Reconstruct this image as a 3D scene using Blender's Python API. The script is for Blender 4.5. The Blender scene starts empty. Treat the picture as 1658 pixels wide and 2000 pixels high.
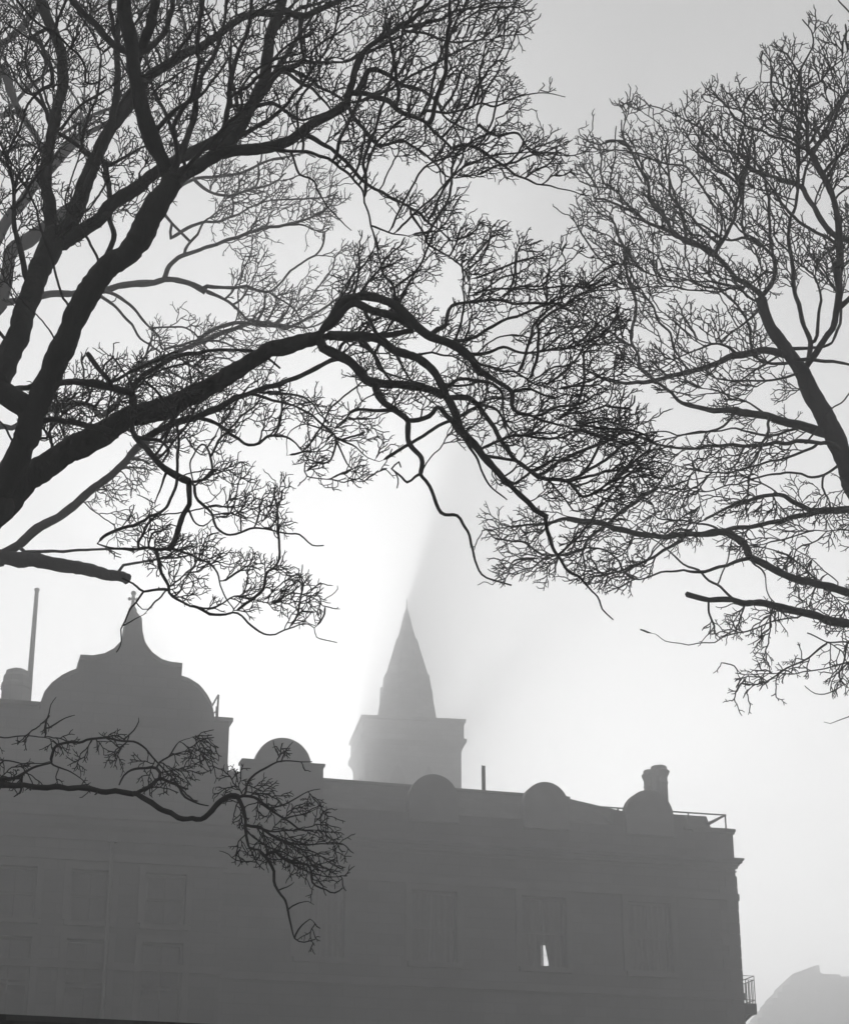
import bpy, math, random
from mathutils import Vector, kdtree
R = math.radians
C = bpy.context.scene.collection
sc = bpy.context.scene

# ------------------------------------------------------------------ camera
F = 3800.0                      # focal length in photo pixels (photo 1658 x 2000)
PITCH = R(22.3)
EYE = 1.6
cam = bpy.data.cameras.new('camera'); camo = bpy.data.objects.new('camera', cam); C.objects.link(camo)
cam.sensor_fit = 'VERTICAL'; cam.sensor_height = 24.0; cam.lens = 24.0 * F / 2000.0
cam.clip_start = 0.1; cam.clip_end = 8000
camo.location = (0, 0, EYE); camo.rotation_euler = (R(90) + PITCH, 0, 0)
sc.camera = camo
sc.render.resolution_x = 848; sc.render.resolution_y = 1024

def ray(px, py):
    a = (px - 829.0) / F; b = (1000.0 - py) / F
    return Vector((a, math.cos(PITCH) - b * math.sin(PITCH), math.sin(PITCH) + b * math.cos(PITCH)))
def at(px, py, Y):
    d = ray(px, py); t = Y / d.y
    return Vector((d.x * t, Y, EYE + d.z * t))

# ------------------------------------------------------------------ sky, sun, exposure
SUN_PX = (632, 1735)
sd = ray(*SUN_PX).normalized()
SUN_EL = math.asin(sd.z); SUN_AZ = math.atan2(sd.x, sd.y)
W = bpy.data.worlds.new("World"); sc.world = W; W.use_nodes = True
nt = W.node_tree; nt.nodes.clear()
sky = nt.nodes.new('ShaderNodeTexSky'); sky.sky_type = 'NISHITA'; sky.sun_disc = False
sky.sun_elevation = SUN_EL; sky.sun_rotation = SUN_AZ; sky.dust_density = 0.3; sky.air_density = 1.0
bw = nt.nodes.new('ShaderNodeRGBToBW')
bg = nt.nodes.new('ShaderNodeBackground'); bg.inputs['Strength'].default_value = 0.085
wo = nt.nodes.new('ShaderNodeOutputWorld')
nt.links.new(sky.outputs[0], bw.inputs[0]); pw = nt.nodes.new('ShaderNodeMath'); pw.operation = 'POWER'; pw.inputs[1].default_value = 0.15   # a fogged sky is much more even than a clear one
ml = nt.nodes.new('ShaderNodeMath'); ml.operation = 'MULTIPLY'; ml.inputs[1].default_value = 6.0
nt.links.new(bw.outputs[0], pw.inputs[0]); nt.links.new(pw.outputs[0], ml.inputs[0]); nt.links.new(ml.outputs[0], bg.inputs[0]); nt.links.new(bg.outputs[0], wo.inputs[0])
sl = bpy.data.lights.new('sun', 'SUN'); sl.energy = 5.0; sl.angle = R(1.4); sl.color = (1, 1, 1)
slo = bpy.data.objects.new('sun', sl); C.objects.link(slo)
slo.rotation_euler = sd.to_track_quat('Z', 'Y').to_euler(); slo.location = (0, 0, 60)
sc.view_settings.view_transform = 'Standard'; sc.view_settings.look = 'None'; sc.view_settings.gamma = 1.0
sc.view_settings.use_curve_mapping = False
sc.view_settings.exposure = -0.54
HAZE_DENSITY = 0.0092
HAZE_ANISO = 0.65
sc.render.engine = 'CYCLES'
sc.cycles.volume_bounces = 6; sc.cycles.max_bounces = 5; sc.cycles.diffuse_bounces = 2
sc.cycles.glossy_bounces = 2; sc.cycles.transparent_max_bounces = 9; sc.cycles.use_denoising = True
sc.cycles.sample_clamp_indirect = 4.0; sc.cycles.caustics_reflective = False; sc.cycles.caustics_refractive = False

# ------------------------------------------------------------------ helpers
class MB:
    def __init__(s): s.v = []; s.f = []
    def box(s, x0, x1, y0, y1, z0, z1):
        n = len(s.v)
        s.v += [(x0,y0,z0),(x1,y0,z0),(x1,y1,z0),(x0,y1,z0),(x0,y0,z1),(x1,y0,z1),(x1,y1,z1),(x0,y1,z1)]
        s.f += [(n,n+3,n+2,n+1),(n+4,n+5,n+6,n+7),(n,n+1,n+5,n+4),(n+1,n+2,n+6,n+5),(n+2,n+3,n+7,n+6),(n+3,n,n+4,n+7)]
        return s
    def prism(s, pts, y0, y1):            # outline in x,z (anticlockwise seen from -y), extruded along y
        n = len(s.v); k = len(pts)
        s.v += [(x, y0, z) for x, z in pts] + [(x, y1, z) for x, z in pts]
        s.f.append(tuple(range(n, n + k))); s.f.append(tuple(range(n + 2*k - 1, n + k - 1, -1)))
        for i in range(k):
            j = (i + 1) % k
            s.f.append((n + j, n + i, n + k + i, n + k + j))
        return s
    def profile_x(s, prof, x0, x1):       # moulding profile in y,z swept along x
        n = len(s.v); k = len(prof)
        s.v += [(x0, y, z) for y, z in prof] + [(x1, y, z) for y, z in prof]
        s.f.append(tuple(range(n + k - 1, n - 1, -1))); s.f.append(tuple(range(n + k, n + 2*k)))
        for i in range(k):
            j = (i + 1) % k
            s.f.append((n + i, n + j, n + k + j, n + k + i))
        return s
    def lathe(s, prof, sides, cx=0, cy=0, rot=0.0):   # prof = [(r,z)...] upwards
        n = len(s.v)
        for r, z in prof:
            for i in range(sides):
                a = rot + 2*math.pi*i/sides
                s.v.append((cx + r*math.cos(a), cy + r*math.sin(a), z))
        for j in range(len(prof) - 1):
            for i in range(sides):
                i2 = (i + 1) % sides
                s.f.append((n + j*sides + i, n + j*sides + i2, n + (j+1)*sides + i2, n + (j+1)*sides + i))
        s.f.append(tuple(n + i for i in range(sides - 1, -1, -1)))
        s.f.append(tuple(n + (len(prof)-1)*sides + i for i in range(sides)))
        return s
    def tube(s, pts, rad, sides=4):
        pts = [Vector(p) for p in pts]
        if not hasattr(rad, '__len__'): rad = [rad]*len(pts)
        n = len(s.v); ref = None; m = len(pts)
        for i, p in enumerate(pts):
            t = (pts[min(i+1, m-1)] - pts[max(i-1, 0)])
            if t.length < 1e-9: t = Vector((0, 0, 1))
            t.normalize()
            if ref is None: ref = Vector((0.31, 0.9, 0.27))
            u = ref - t*ref.dot(t)
            if u.length < 1e-3: u = Vector((1, 0, 0)) - t*t.x
            u.normalize(); w = t.cross(u); ref = u
            for k in range(sides):
                a = 2*math.pi*k/sides
                q = p + (u*math.cos(a) + w*math.sin(a))*rad[i]
                s.v.append((q.x, q.y, q.z))
        for i in range(m - 1):
            for k in range(sides):
                k2 = (k + 1) % sides
                s.f.append((n + i*sides + k, n + i*sides + k2, n + (i+1)*sides + k2, n + (i+1)*sides + k))
        s.f.append(tuple(n + k for k in range(sides - 1, -1, -1)))
        s.f.append(tuple(n + (m-1)*sides + k for k in range(sides)))
        return s
    def build(s, name, mat, parent=None, smooth=False):
        me = bpy.data.meshes.new(name); me.from_pydata(s.v, [], s.f); me.update()
        if smooth: me.polygons.foreach_set('use_smooth', [True]*len(me.polygons))
        if mat: me.materials.append(mat)
        o = bpy.data.objects.new(name, me); C.objects.link(o)
        if parent: o.parent = parent
        return o
def tag(o, label=None, cat=None, group=None, kind=None):
    if label: o['label'] = label
    if cat: o['category'] = cat
    if group: o['group'] = group
    if kind: o['kind'] = kind
    return o
def empty(name, loc, rz=0.0):
    o = bpy.data.objects.new(name, None); C.objects.link(o); o.location = loc; o.rotation_euler = (0, 0, rz)
    o.empty_display_size = 0.3
    return o
def copy_tree(o, parent=None):
    c = o.copy(); C.objects.link(c)
    if parent: c.parent = parent
    for ch in [x for x in C.objects if x.parent == o]: copy_tree(ch, c)
    return c

def grey(name, base, var=0.25, scale=3.0, rough=0.85, detail=6, bump=0.15, bscale=30, blocks=None, stretch=(1,1,1)):
    m = bpy.data.materials.new(name); m.use_nodes = True; n = m.node_tree; L = n.links
    b = n.nodes['Principled BSDF']; b.inputs['Roughness'].default_value = rough
    if 'Specular IOR Level' in b.inputs: b.inputs['Specular IOR Level'].default_value = 0.25
    tc = n.nodes.new('ShaderNodeTexCoord'); mp = n.nodes.new('ShaderNodeMapping'); mp.inputs['Scale'].default_value = stretch
    L.new(tc.outputs['Object'], mp.inputs[0])
    no = n.nodes.new('ShaderNodeTexNoise'); no.inputs['Scale'].default_value = scale; no.inputs['Detail'].default_value = detail
    L.new(mp.outputs[0], no.inputs['Vector'])
    cr = n.nodes.new('ShaderNodeValToRGB'); lo = base*(1 - var); hi = base*(1 + var)
    cr.color_ramp.elements[0].position = 0.3; cr.color_ramp.elements[1].position = 0.7
    cr.color_ramp.elements[0].color = (lo, lo, lo, 1); cr.color_ramp.elements[1].color = (hi, hi, hi, 1)
    L.new(no.outputs['Fac'], cr.inputs[0]); out = cr.outputs[0]
    bp = n.nodes.new('ShaderNodeBump'); bp.inputs['Strength'].default_value = bump; bp.inputs['Distance'].default_value = 0.02
    n2 = n.nodes.new('ShaderNodeTexNoise'); n2.inputs['Scale'].default_value = bscale; n2.inputs['Detail'].default_value = 4
    L.new(mp.outputs[0], n2.inputs['Vector']); h = n2.outputs['Fac']
    if blocks:
        bw_, bh_, mort = blocks
        rot = n.nodes.new('ShaderNodeMapping'); rot.inputs['Rotation'].default_value = (R(-90), 0, 0)
        L.new(tc.outputs['Object'], rot.inputs[0])
        br = n.nodes.new('ShaderNodeTexBrick'); br.inputs['Scale'].default_value = 1.0
        br.inputs['Brick Width'].default_value = bw_; br.inputs['Row Height'].default_value = bh_; br.inputs['Mortar Size'].default_value = mort
        br.inputs['Color1'].default_value = (0.82, 0.82, 0.82, 1); br.inputs['Color2'].default_value = (1.12, 1.12, 1.12, 1); br.inputs['Mortar'].default_value = (0.55, 0.55, 0.55, 1)
        L.new(rot.outputs[0], br.inputs['Vector'])
        mx = n.nodes.new('ShaderNodeMix'); mx.data_type = 'RGBA'; mx.blend_type = 'MULTIPLY'; mx.inputs[0].default_value = 1.0
        L.new(out, mx.inputs[6]); L.new(br.outputs['Color'], mx.inputs[7]); out = mx.outputs[2]
        ad = n.nodes.new('ShaderNodeMath'); ad.operation = 'MULTIPLY_ADD'; ad.inputs[1].default_value = -1.5
        L.new(br.outputs['Fac'], ad.inputs[0]); L.new(n2.outputs['Fac'], ad.inputs[2]); h = ad.outputs[0]
    L.new(out, b.inputs['Base Color']); L.new(h, bp.inputs['Height']); L.new(bp.outputs[0], b.inputs['Normal'])
    return m
M = {
 'stone': grey('sandstone', 0.09, 0.3, 0.5, blocks=(0.75, 0.33, 0.012)),
 'trim': grey('dressed_stone', 0.10, 0.25, 1.2),
 'slate': grey('slate', 0.08, 0.35, 1.5, 0.8, blocks=(0.28, 0.22, 0.012)),
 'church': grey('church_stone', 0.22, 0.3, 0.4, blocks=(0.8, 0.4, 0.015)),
 'lead': grey('lead', 0.14, 0.2, 2.0, 0.5),
 'iron': grey('painted_iron', 0.03, 0.3, 6.0, 0.5),
 'frame': grey('painted_wood', 0.10, 0.1, 3.0, 0.4),
 'curtain': grey('curtain_cloth', 0.08, 0.15, 4.0, 0.9, stretch=(6, 1, 0.2)),
 'room': grey('room_plaster', 0.12, 0.2, 1.0),
 'bark': grey('bark', 0.022, 0.45, 7.0, 0.9, bump=0.6, bscale=45, stretch=(1, 1, 0.35)),
 'twig': grey('twig_bark', 0.022, 0.3, 9.0, 0.9),
 'grass': grey('grass', 0.06, 0.4, 0.6, 0.95, bump=0.5, bscale=12),
 'asphalt': grey('asphalt', 0.05, 0.2, 0.7, 0.8, bscale=60),
 'paving': grey('paving', 0.2, 0.2, 0.8, 0.85),
 'wallstone': grey('garden_wall_stone', 0.07, 0.35, 1.0, blocks=(0.6, 0.28, 0.015)),
 'mark': grey('road_paint', 0.6, 0.15, 3.0, 0.7),
}
gm = bpy.data.materials.new('window_glass'); gm.use_nodes = True; g = gm.node_tree; g.nodes.clear()
go = g.nodes.new('ShaderNodeOutputMaterial'); gx = g.nodes.new('ShaderNodeMixShader')
gt = g.nodes.new('ShaderNodeBsdfTransparent'); gl = g.nodes.new('ShaderNodeBsdfGlossy'); gl.inputs['Roughness'].default_value = 0.04
fr = g.nodes.new('ShaderNodeFresnel'); fr.inputs['IOR'].default_value = 1.5
g.links.new(fr.outputs[0], gx.inputs[0]); g.links.new(gt.outputs[0], gx.inputs[1]); g.links.new(gl.outputs[0], gx.inputs[2]); g.links.new(gx.outputs[0], go.inputs[0])
M['glass'] = gm
em = bpy.data.materials.new('through_daylight_glow'); em.use_nodes = True  # emission standing in for daylight coming through from the far windows
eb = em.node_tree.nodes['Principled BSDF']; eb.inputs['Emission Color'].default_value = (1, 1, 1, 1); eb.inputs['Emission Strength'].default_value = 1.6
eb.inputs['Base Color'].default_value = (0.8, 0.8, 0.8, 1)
M['glow'] = em

# ------------------------------------------------------------------ haze: one closed box of even air
hz = MB().box(-420, 420, -160, 560, -1.0, 56.0).build('haze', None)
tag(hz, kind='stuff')
hm = bpy.data.materials.new('haze_air'); hm.use_nodes = True; h = hm.node_tree; h.nodes.clear()
ho = h.nodes.new('ShaderNodeOutputMaterial'); pv = h.nodes.new('ShaderNodeVolumePrincipled')
pv.inputs['Color'].default_value = (0.97, 0.97, 0.97, 1); pv.inputs['Density'].default_value = HAZE_DENSITY; pv.inputs['Anisotropy'].default_value = HAZE_ANISO
h.links.new(pv.outputs[0], ho.inputs['Volume']); hz.data.materials.append(hm)

# ------------------------------------------------------------------ ground, road, pavements
def sheet(name, x0, x1, y0, y1, z, mat):
    m = MB(); n = 0
    m.v = [(x0,y0,z),(x1,y0,z),(x1,y1,z),(x0,y1,z)]; m.f = [(0,1,2,3)]
    return tag(m.build(name, mat), kind='structure')
sheet('ground', -415, 415, -155, 555, 0.0, M['grass'])

# ------------------------------------------------------------------ the civic building
BA = R(15.1)                                    # the front recedes to the right
Ov = at(830, 1900, 62.0); Ov.z = 0
U = Vector((math.cos(BA), math.sin(BA), 0)); Nv = Vector((-math.sin(BA), math.cos(BA), 0))
def fp(px, py, off=0.0):                        # pixel -> (s, z) on the front plane pushed inwards by off
    d = ray(px, py); o = Ov + Nv*off
    t = (o - Vector((0,0,0))).dot(Nv) / d.dot(Nv)
    p = Vector((d.x*t, d.y*t, EYE + d.z*t))
    return (p - Ov).dot(U), p.z
road = MB(); road.box(-120, 120, -14, -5, -0.5, 0.02)
ro = tag(road.build('road', M['asphalt']), kind='structure'); ro.location = Ov; ro.rotation_euler = (0, 0, BA)
pave = MB(); pave.box(-120, 120, -4.99, -0.05, -0.5, 0.14); pave.box(-120, 120, -17, -14.01, -0.5, 0.14)
po = tag(pave.build('pavement', M['paving']), kind='structure'); po.location = Ov; po.rotation_euler = (0, 0, BA)
mk = MB()
for i in range(-20, 20): mk.box(i*5, i*5+2.2, -9.56, -9.44, 0.021, 0.026)
mo = tag(mk.build('road_markings', M['mark']), kind='structure'); mo.location = Ov; mo.rotation_euler = (0, 0, BA)

B = tag(empty('civic_building', Ov, BA), 'long dark stone civic building with shaped gable and round headed dormers, the sun behind it', 'building')
sR = fp(1436, 1720)[0]                          # right corner of the front
sP = fp(440, 1450)[0]                           # right edge of the gabled pavilion
sL = -30.0
zE = fp(1000, 1590)[1]                          # eaves / parapet base
zP = fp(1400, 1618)[1]                          # parapet top at the right end
zC = fp(1436, 1680)[1]                          # main cornice
print('corner', sR, 'pav', sP, 'eaves', zE, 'par', zP, 'cornice', zC)
DEPTH = 15.0

def wall_panel(mb, x0, x1, z0, z1, y, deep, ops):
    xs = sorted({x0, x1} | {v for o in ops for v in (o[0], o[1])}); zs = sorted({z0, z1} | {v for o in ops for v in (o[2], o[3])})
    for i in range(len(xs)-1):
        for j in range(len(zs)-1):
            cx = (xs[i]+xs[i+1])/2; cz = (zs[j]+zs[j+1])/2
            if any(o[0] < cx < o[1] and o[2] < cz < o[3] for o in ops): continue
            n = len(mb.v); mb.v += [(xs[i],y,zs[j]),(xs[i+1],y,zs[j]),(xs[i+1],y,zs[j+1]),(xs[i],y,zs[j+1])]; mb.f.append((n,n+1,n+2,n+3))
    for a, b, c, d in ops:
        n = len(mb.v); mb.v += [(a,y,c),(b,y,c),(b,y,d),(a,y,d),(a,y+deep,c),(b,y+deep,c),(b,y+deep,d),(a,y+deep,d)]
        mb.f += [(n,n+4,n+5,n+1),(n+1,n+5,n+6,n+2),(n+2,n+6,n+7,n+3),(n+3,n+7,n+4,n)]

bays = [fp(p, 1800)[0] for p in (848, 1062, 1268)]
step = bays[1] - bays[0]
bx = [bays[0] - step*k for k in (1,)] + bays
zs_top, zh_top = fp(848, 1880)[1], fp(848, 1740)[1]
WW = 1.5
storeys = [(zs_top, zh_top), (zs_top-4.7, zh_top-4.6), (zs_top-8.9, zh_top-8.9+0.3)]
storeys = [q for q in storeys if q[0] > 0.9]
ops = [(b-WW/2, b+WW/2, a, c) for b in bx for a, c in storeys]
w = MB(); wall_panel(w, sP, sR, 0, zP-0.12, 0, 0.32, ops)
w.box(sR-0.4, sR-0.001, 0.01, DEPTH, 0, zP-0.12)
w.box(sL, sR, DEPTH, DEPTH+0.4, 0, zP-0.5)
# wall behind the windows (rooms) and floors
w.build('wall', M['stone'], B)
rm = MB(); rm.box(sL+0.4, sR-0.42, 3.2, 3.4, 0, zE-0.1)
for a, c in storeys: rm.box(sL+0.4, sR-0.42, 0.33, 3.19, a-1.0, a-0.8)
rm.build('inner_wall', M['room'], B)
# pavilion (projects forward)
PY = -0.7
pL = sP - 7.9
pb = [sP - 1.75, sP - 4.0, sP - 6.25]
pst = [(fp(200,1800,PY)[1], fp(200,1700,PY)[1]), (fp(200,1836,PY)[1]-2.7, fp(200,1836,PY)[1]), (2.6, 5.2)]
pops = [(b-0.62, b+0.62, a, c) for b in pb for a, c in pst]
lops = [(pL-2.6-3.2*k-0.7, pL-2.6-3.2*k+0.7, a, c) for k in range(5) for a, c in storeys]
zPav = fp(430, 1402, PY)[1]
w = MB(); wall_panel(w, pL, sP, 0, zPav-0.12, PY, 0.32, pops)
w.box(sP-0.35, sP-0.001, PY+0.01, 6.0, 0, zPav-0.12); w.box(pL+0.001, pL+0.35, PY+0.01, 6.0, 0, zPav-0.12)
w.box(pL+0.36, sP-0.36, 5.6, 6.0, zE-1, zPav-0.12)
w.build('wall', M['stone'], B)
w = MB(); wall_panel(w, sL, pL, 0, zE, 0, 0.32, lops); w.box(sL, sL+0.4, 0.01, DEPTH, 0, zE)
w.build('wall', M['stone'], B)

# windows: frame, sashes, pane and curtains
def window(x0, x1, z0, z1, y, glow=0, cur=True):
    f = MB(); yy = y + 0.18; t = 0.07
    f.box(x0, x0+t, yy, yy+0.1, z0, z1); f.box(x1-t, x1, yy, yy+0.1, z0, z1)
    f.box(x0+t, x1-t, yy, yy+0.1, z0, z0+t); f.box(x0+t, x1-t, yy, yy+0.1, z1-t, z1)
    zm = (z0+z1)/2; f.box(x0+t, x1-t, yy+0.01, yy+0.08, zm-0.04, zm+0.04)
    xm = (x0+x1)/2; f.box(xm-0.02, xm+0.02, yy+0.02, yy+0.07, z0+t, zm-0.04); f.box(xm-0.02, xm+0.02, yy+0.02, yy+0.07, zm+0.04, z1-t)
    wo_ = f.build('window', M['frame'], B)
    p = MB(); p.v = [(x0+t,yy+0.05,z0+t),(x1-t,yy+0.05,z0+t),(x1-t,yy+0.05,z1-t),(x0+t,yy+0.05,z1-t)]; p.f = [(0,1,2,3)]
    p.build('pane', M['glass'], wo_)
    m = MB(); m.box(x0-0.2, x0-0.003, y-0.06, y-0.001, z0, z1+0.2); m.box(x1+0.003, x1+0.2, y-0.06, y-0.001, z0, z1+0.2); m.box(x0-0.0029, x1+0.0029, y-0.06, y-0.001, z1+0.003, z1+0.2)
    m.build('architrave', M['trim'], wo_)
    s = MB(); s.box(x0-0.12, x1+0.12, y-0.14, y+0.17, z0-0.16, z0-0.002); s.build('sill', M['trim'], wo_)
    # two curtains hanging with a narrow gap that widens downwards
    for sgn in (-1, 1) if cur else ():
        c = MB(); top = xm + sgn*0.02; bot = xm + sgn*(0.10 if not glow else 0.16); edge = x0 if sgn < 0 else x1
        N = 14; yc = yy + 0.2; n0 = 0
        for i in range(N+1):
            u = i/N
            for (xe, z) in ((top, z1), (bot, z0)):
                x = edge + (xe - edge)*u
                c.v.append((x, yc + 0.03*math.sin(u*22), z))
        for i in range(N): c.f.append((2*i, 2*i+2, 2*i+3, 2*i+1))
        c.build('curtain', M['curtain'], wo_, True)
    if glow:
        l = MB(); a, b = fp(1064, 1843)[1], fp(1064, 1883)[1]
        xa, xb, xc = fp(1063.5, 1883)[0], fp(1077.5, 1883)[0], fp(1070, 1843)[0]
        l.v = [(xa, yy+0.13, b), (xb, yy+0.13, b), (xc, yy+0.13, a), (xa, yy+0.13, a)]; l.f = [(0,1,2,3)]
        l.build('daylight_glow', M['glow'], wo_)  # glowing sheet added in the curtain gap for daylight through the building
        g_ = MB()
        for zz_ in (b + (a-b)*0.52,): g_.box(xa-0.03, xb+0.03, yy+0.115, yy+0.125, zz_-0.006, zz_+0.006)
        g_.build('muntin_bar', M['iron'], wo_)  # thin dark muntin bar across the glowing sheet
    return wo_
for i, (a, b, c, d) in enumerate(ops): window(a, b, c, d, 0, glow=(abs(a + WW/2 - bays[1]) < 0.1 and c == storeys[0][0]))
for (a, b, c, d) in pops: window(a, b, c, d, PY, cur=False)
for (a, b, c, d) in lops: window(a, b, c, d, 0)

# mouldings
sB_ = fp(1350, 1600)[0]
def cornice(x0, x1, y, z, h=0.4, out=0.45, name='cornice'):
    p = [(y+0.002, z-h), (y-out*0.2, z-h), (y-out*0.3, z-h*0.62), (y-out*0.62, z-h*0.45), (y-out*0.75, z-h*0.22), (y-out, z-h*0.18), (y-out, z), (y+0.002, z)]
    return MB().profile_x(p, x0, x1)
def plinth(name, mb): return mb.build(name, M['trim'], B)
m = MB()
for o_, za, zb_ in ((0.20, -0.07, 0.0), (0.16, -0.15, -0.071), (0.10, -0.22, -0.151), (0.06, -0.30, -0.221), (0.03, -0.42, -0.38)):
    m.box(sP+0.002, sR+o_, -o_*1.8, DEPTH, zC+za, zC+zb_)
plinth('cornice', m)
m = MB()
for o_, za, zb_ in ((0.07, -0.10, -0.02), (0.04, -0.17, -0.101)):
    m.box(sB_+0.0, sR+o_, -o_*1.5, -0.0015, zP+za, zP+zb_); m.box(sR+0.001, sR+o_, 0.0, DEPTH, zP+za, zP+zb_)
plinth('parapet_moulding', m)
plinth('cornice', cornice(pL-0.3, sP+0.3, PY, zC, 0.75, 0.5))
plinth('cornice', cornice(sL, pL-0.301, 0, zC, 0.75, 0.5))
for zz in (zs_top - 0.55, zh_top + 0.42, zs_top-4.5, zs_top-8.5):
    m = MB(); m.box(sP+0.002, sR+0.06, -0.1, 0.0-0.001, zz-0.22, zz); m.box(pL-0.1, sP+0.1, PY-0.1, PY-0.001, zz-0.22, zz); m.box(sL, pL-0.11, -0.1, -0.001, zz-0.22, zz)
    plinth('string_course', m)
# parapet at the right end, with coping
sB = fp(1340, 1600)[0]
cp = MB(); cp.box(sB-0.1, sR+0.05, -0.09, 0.5, zP-0.1, zP); cp.box(sR-0.5, sR+0.05, 0.5, DEPTH, zP-0.1, zP-0.002)
cp.build('coping', M['trim'], B)
# quoins on the corner
q = MB(); z = 0.0; k = 0
while z < zC-0.9:
    ww = 0.62 if k % 2 else 0.38
    q.box(sR-ww, sR+0.035, -0.035, 0.4, z+0.01, z+0.37); z += 0.385; k += 1
q.build('quoin', M['trim'], B)

# slate roof behind the eaves: mansard slope, ridge, hipped right end
ry = 2.6
zr0 = fp(444, 1498, ry)[1]; zr1 = fp(1110, 1560, ry)[1]; zRg = (zr0+zr1)/2
print('ridge', zr0, zr1)
s1 = fp(1112, 1562, ry)[0]; s2 = fp(1212, 1584, 1.2)[0]; zlow = fp(1205, 1583, 1.2)[1]
r = MB()
r.v = [(sL,0.02,zP-0.12),(s1+1.2,0.02,zP-0.12),(s1,ry,zr1),(sL,ry,zr0), (sL,DEPTH,zr0),(s1,DEPTH,zr1),(s2,1.2,zlow),(s2,DEPTH,zlow),(sR-0.41,1.2,zlow),(sR-0.41,DEPTH,zlow),(sR-0.41,0.6,zP-0.13),(s2,0.02,zP-0.12)]
r.f = [(0,1,2,3),(3,2,5,4),(1,11,6,2),(2,6,7,5),(6,8,9,7),(11,10,8,6)]
r.build('roof', M['slate'], B)
rr = MB(); rr.tube([(sL, ry, zr0), (s1, ry, zr1)], 0.09, 6); rr.build('ridge_roll', M['lead'], B)
# low deck parapet stub near the last dormer
xb0, xb1 = fp(1325, 1600)[0], fp(1340.5, 1600)[0]
pr = MB(); pr.box(fp(1195,1590)[0], xb1, 0.02, 0.9, zP-0.2, fp(1330, 1592)[1]); pr.build('parapet', M['stone'], B)

# dormers with round heads
def dormer(px, ptop, r_px, yoff=-0.15, block=None):
    s, zt = fp(px, ptop, yoff); rr_ = r_px*62/F*1.02
    cz = zt - rr_; z0 = zP - 0.4
    d = MB(); pts = [(s-rr_, z0), (s+rr_, z0)]
    N = 28
    for i in range(N+1):
        a = math.pi*i/N; pts.append((s + rr_*math.cos(a), cz + rr_*math.sin(a)))
    d.prism(pts, yoff, yoff+0.45)
    o = d.build('dormer', M['lead'], B)
    return o, s, rr_, cz
dormer(848, 1512, 49); dormer(1066, 1527, 46); dormer(1267, 1543, 50)
o, s, rr_, cz = dormer(555, 1441, 55)
# the gablet block below the left round head
x0, x1 = fp(475, 1490, -0.25)[0], fp(632, 1490, -0.25)[0]; zt = fp(555, 1489, -0.25)[1]
g = MB(); g.box(x0, x1, -0.25, 0.3, zP-0.5, zt); g.build('gablet', M['trim'], B)
g = MB(); g.box(x0-0.05, x1+0.05, -0.3, 0.34, zt-0.06, zt+0.03); g.build('gablet_coping', M['trim'], B)

# great shaped gable on the pavilion
GP = [(83,1352),(97,1335),(117,1320),(133,1312),(150,1306),(150,1294),(153.5,1280),(178,1281.5),(200,1277.5),(219,1267.5),(232,1254),(240,1238),(243,1220),(245,1208),(252,1197),(257,1184),(264,1193),(270,1201),(277,1209),(278.5,1235),(283,1255),(290,1266),(298,1276),(316,1289),(333,1294),(356,1296.5),(354,1321),(369,1326),(388,1338),(397,1348),(405,1359),(413,1374),(418,1396),(418,1420),(76,1420),(76,1371)]
GP = [(x + (4 if x < 242 else 4*max(0, (262-x)/20.0) if x < 262 else 0), y) for x, y in GP]
pts = [fp(x, y, PY) for x, y in GP][::-1]
g = MB().prism(pts, PY-0.02, PY+1.0); g.build('shaped_gable', M['stone'], B)
# moulded edge following the gable
e = MB(); line = [fp(x, y, PY) for x, y in GP[:-3]]
n = 0
for i, (x, z) in enumerate(line):
    for yy, dz in ((PY-0.1, 0.0), (PY-0.1, -0.14), (PY-0.021, -0.14), (PY-0.021, 0.0)):
        e.v.append((x, yy, z+dz))
for i in range(len(line)-1):
    for k in range(4):
        k2 = (k+1) % 4; e.f.append((4*i+k, 4*i+k2, 4*i+4+k2, 4*i+4+k))
e.build('gable_moulding', M['trim'], B)
# parapet shoulders and coping of the pavilion
m = MB(); xs0 = fp(418, 1400, PY)[0]; xs1 = fp(76, 1371, PY)[0]
m.box(xs0, sP+0.1, PY-0.12, PY+0.6, zPav-0.12, zPav); m.box(pL-0.1, xs1, PY-0.12, PY+0.6, fp(60,1371,PY)[1]-0.12, fp(60,1371,PY)[1])
m.build('coping', M['trim'], B)
m = MB(); m.box(pL+0.001, xs1, PY+0.02, PY+0.55, zPav-0.2, fp(60,1371,PY)[1]-0.12); m.build('parapet', M['stone'], B)
# steep pavilion roof behind the gable
m = MB(); yk = 5.6; zz = zPav-0.1; hx = (pL+sP)/2; ht = zz + 0.7
m.v = [(pL+0.36, PY+0.6, zz), (sP-0.36, PY+0.6, zz), (sP-0.36, yk, zz), (pL+0.36, yk, zz), (hx-1.0, PY+1.0, ht), (hx+1.0, PY+1.0, ht), (hx+1.0, yk-1, ht), (hx-1.0, yk-1, ht)]
m.f = [(0,1,5,4),(1,2,6,5),(2,3,7,6),(3,0,4,7),(4,5,6,7)]; m.build('roof', M['slate'], B)
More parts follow.
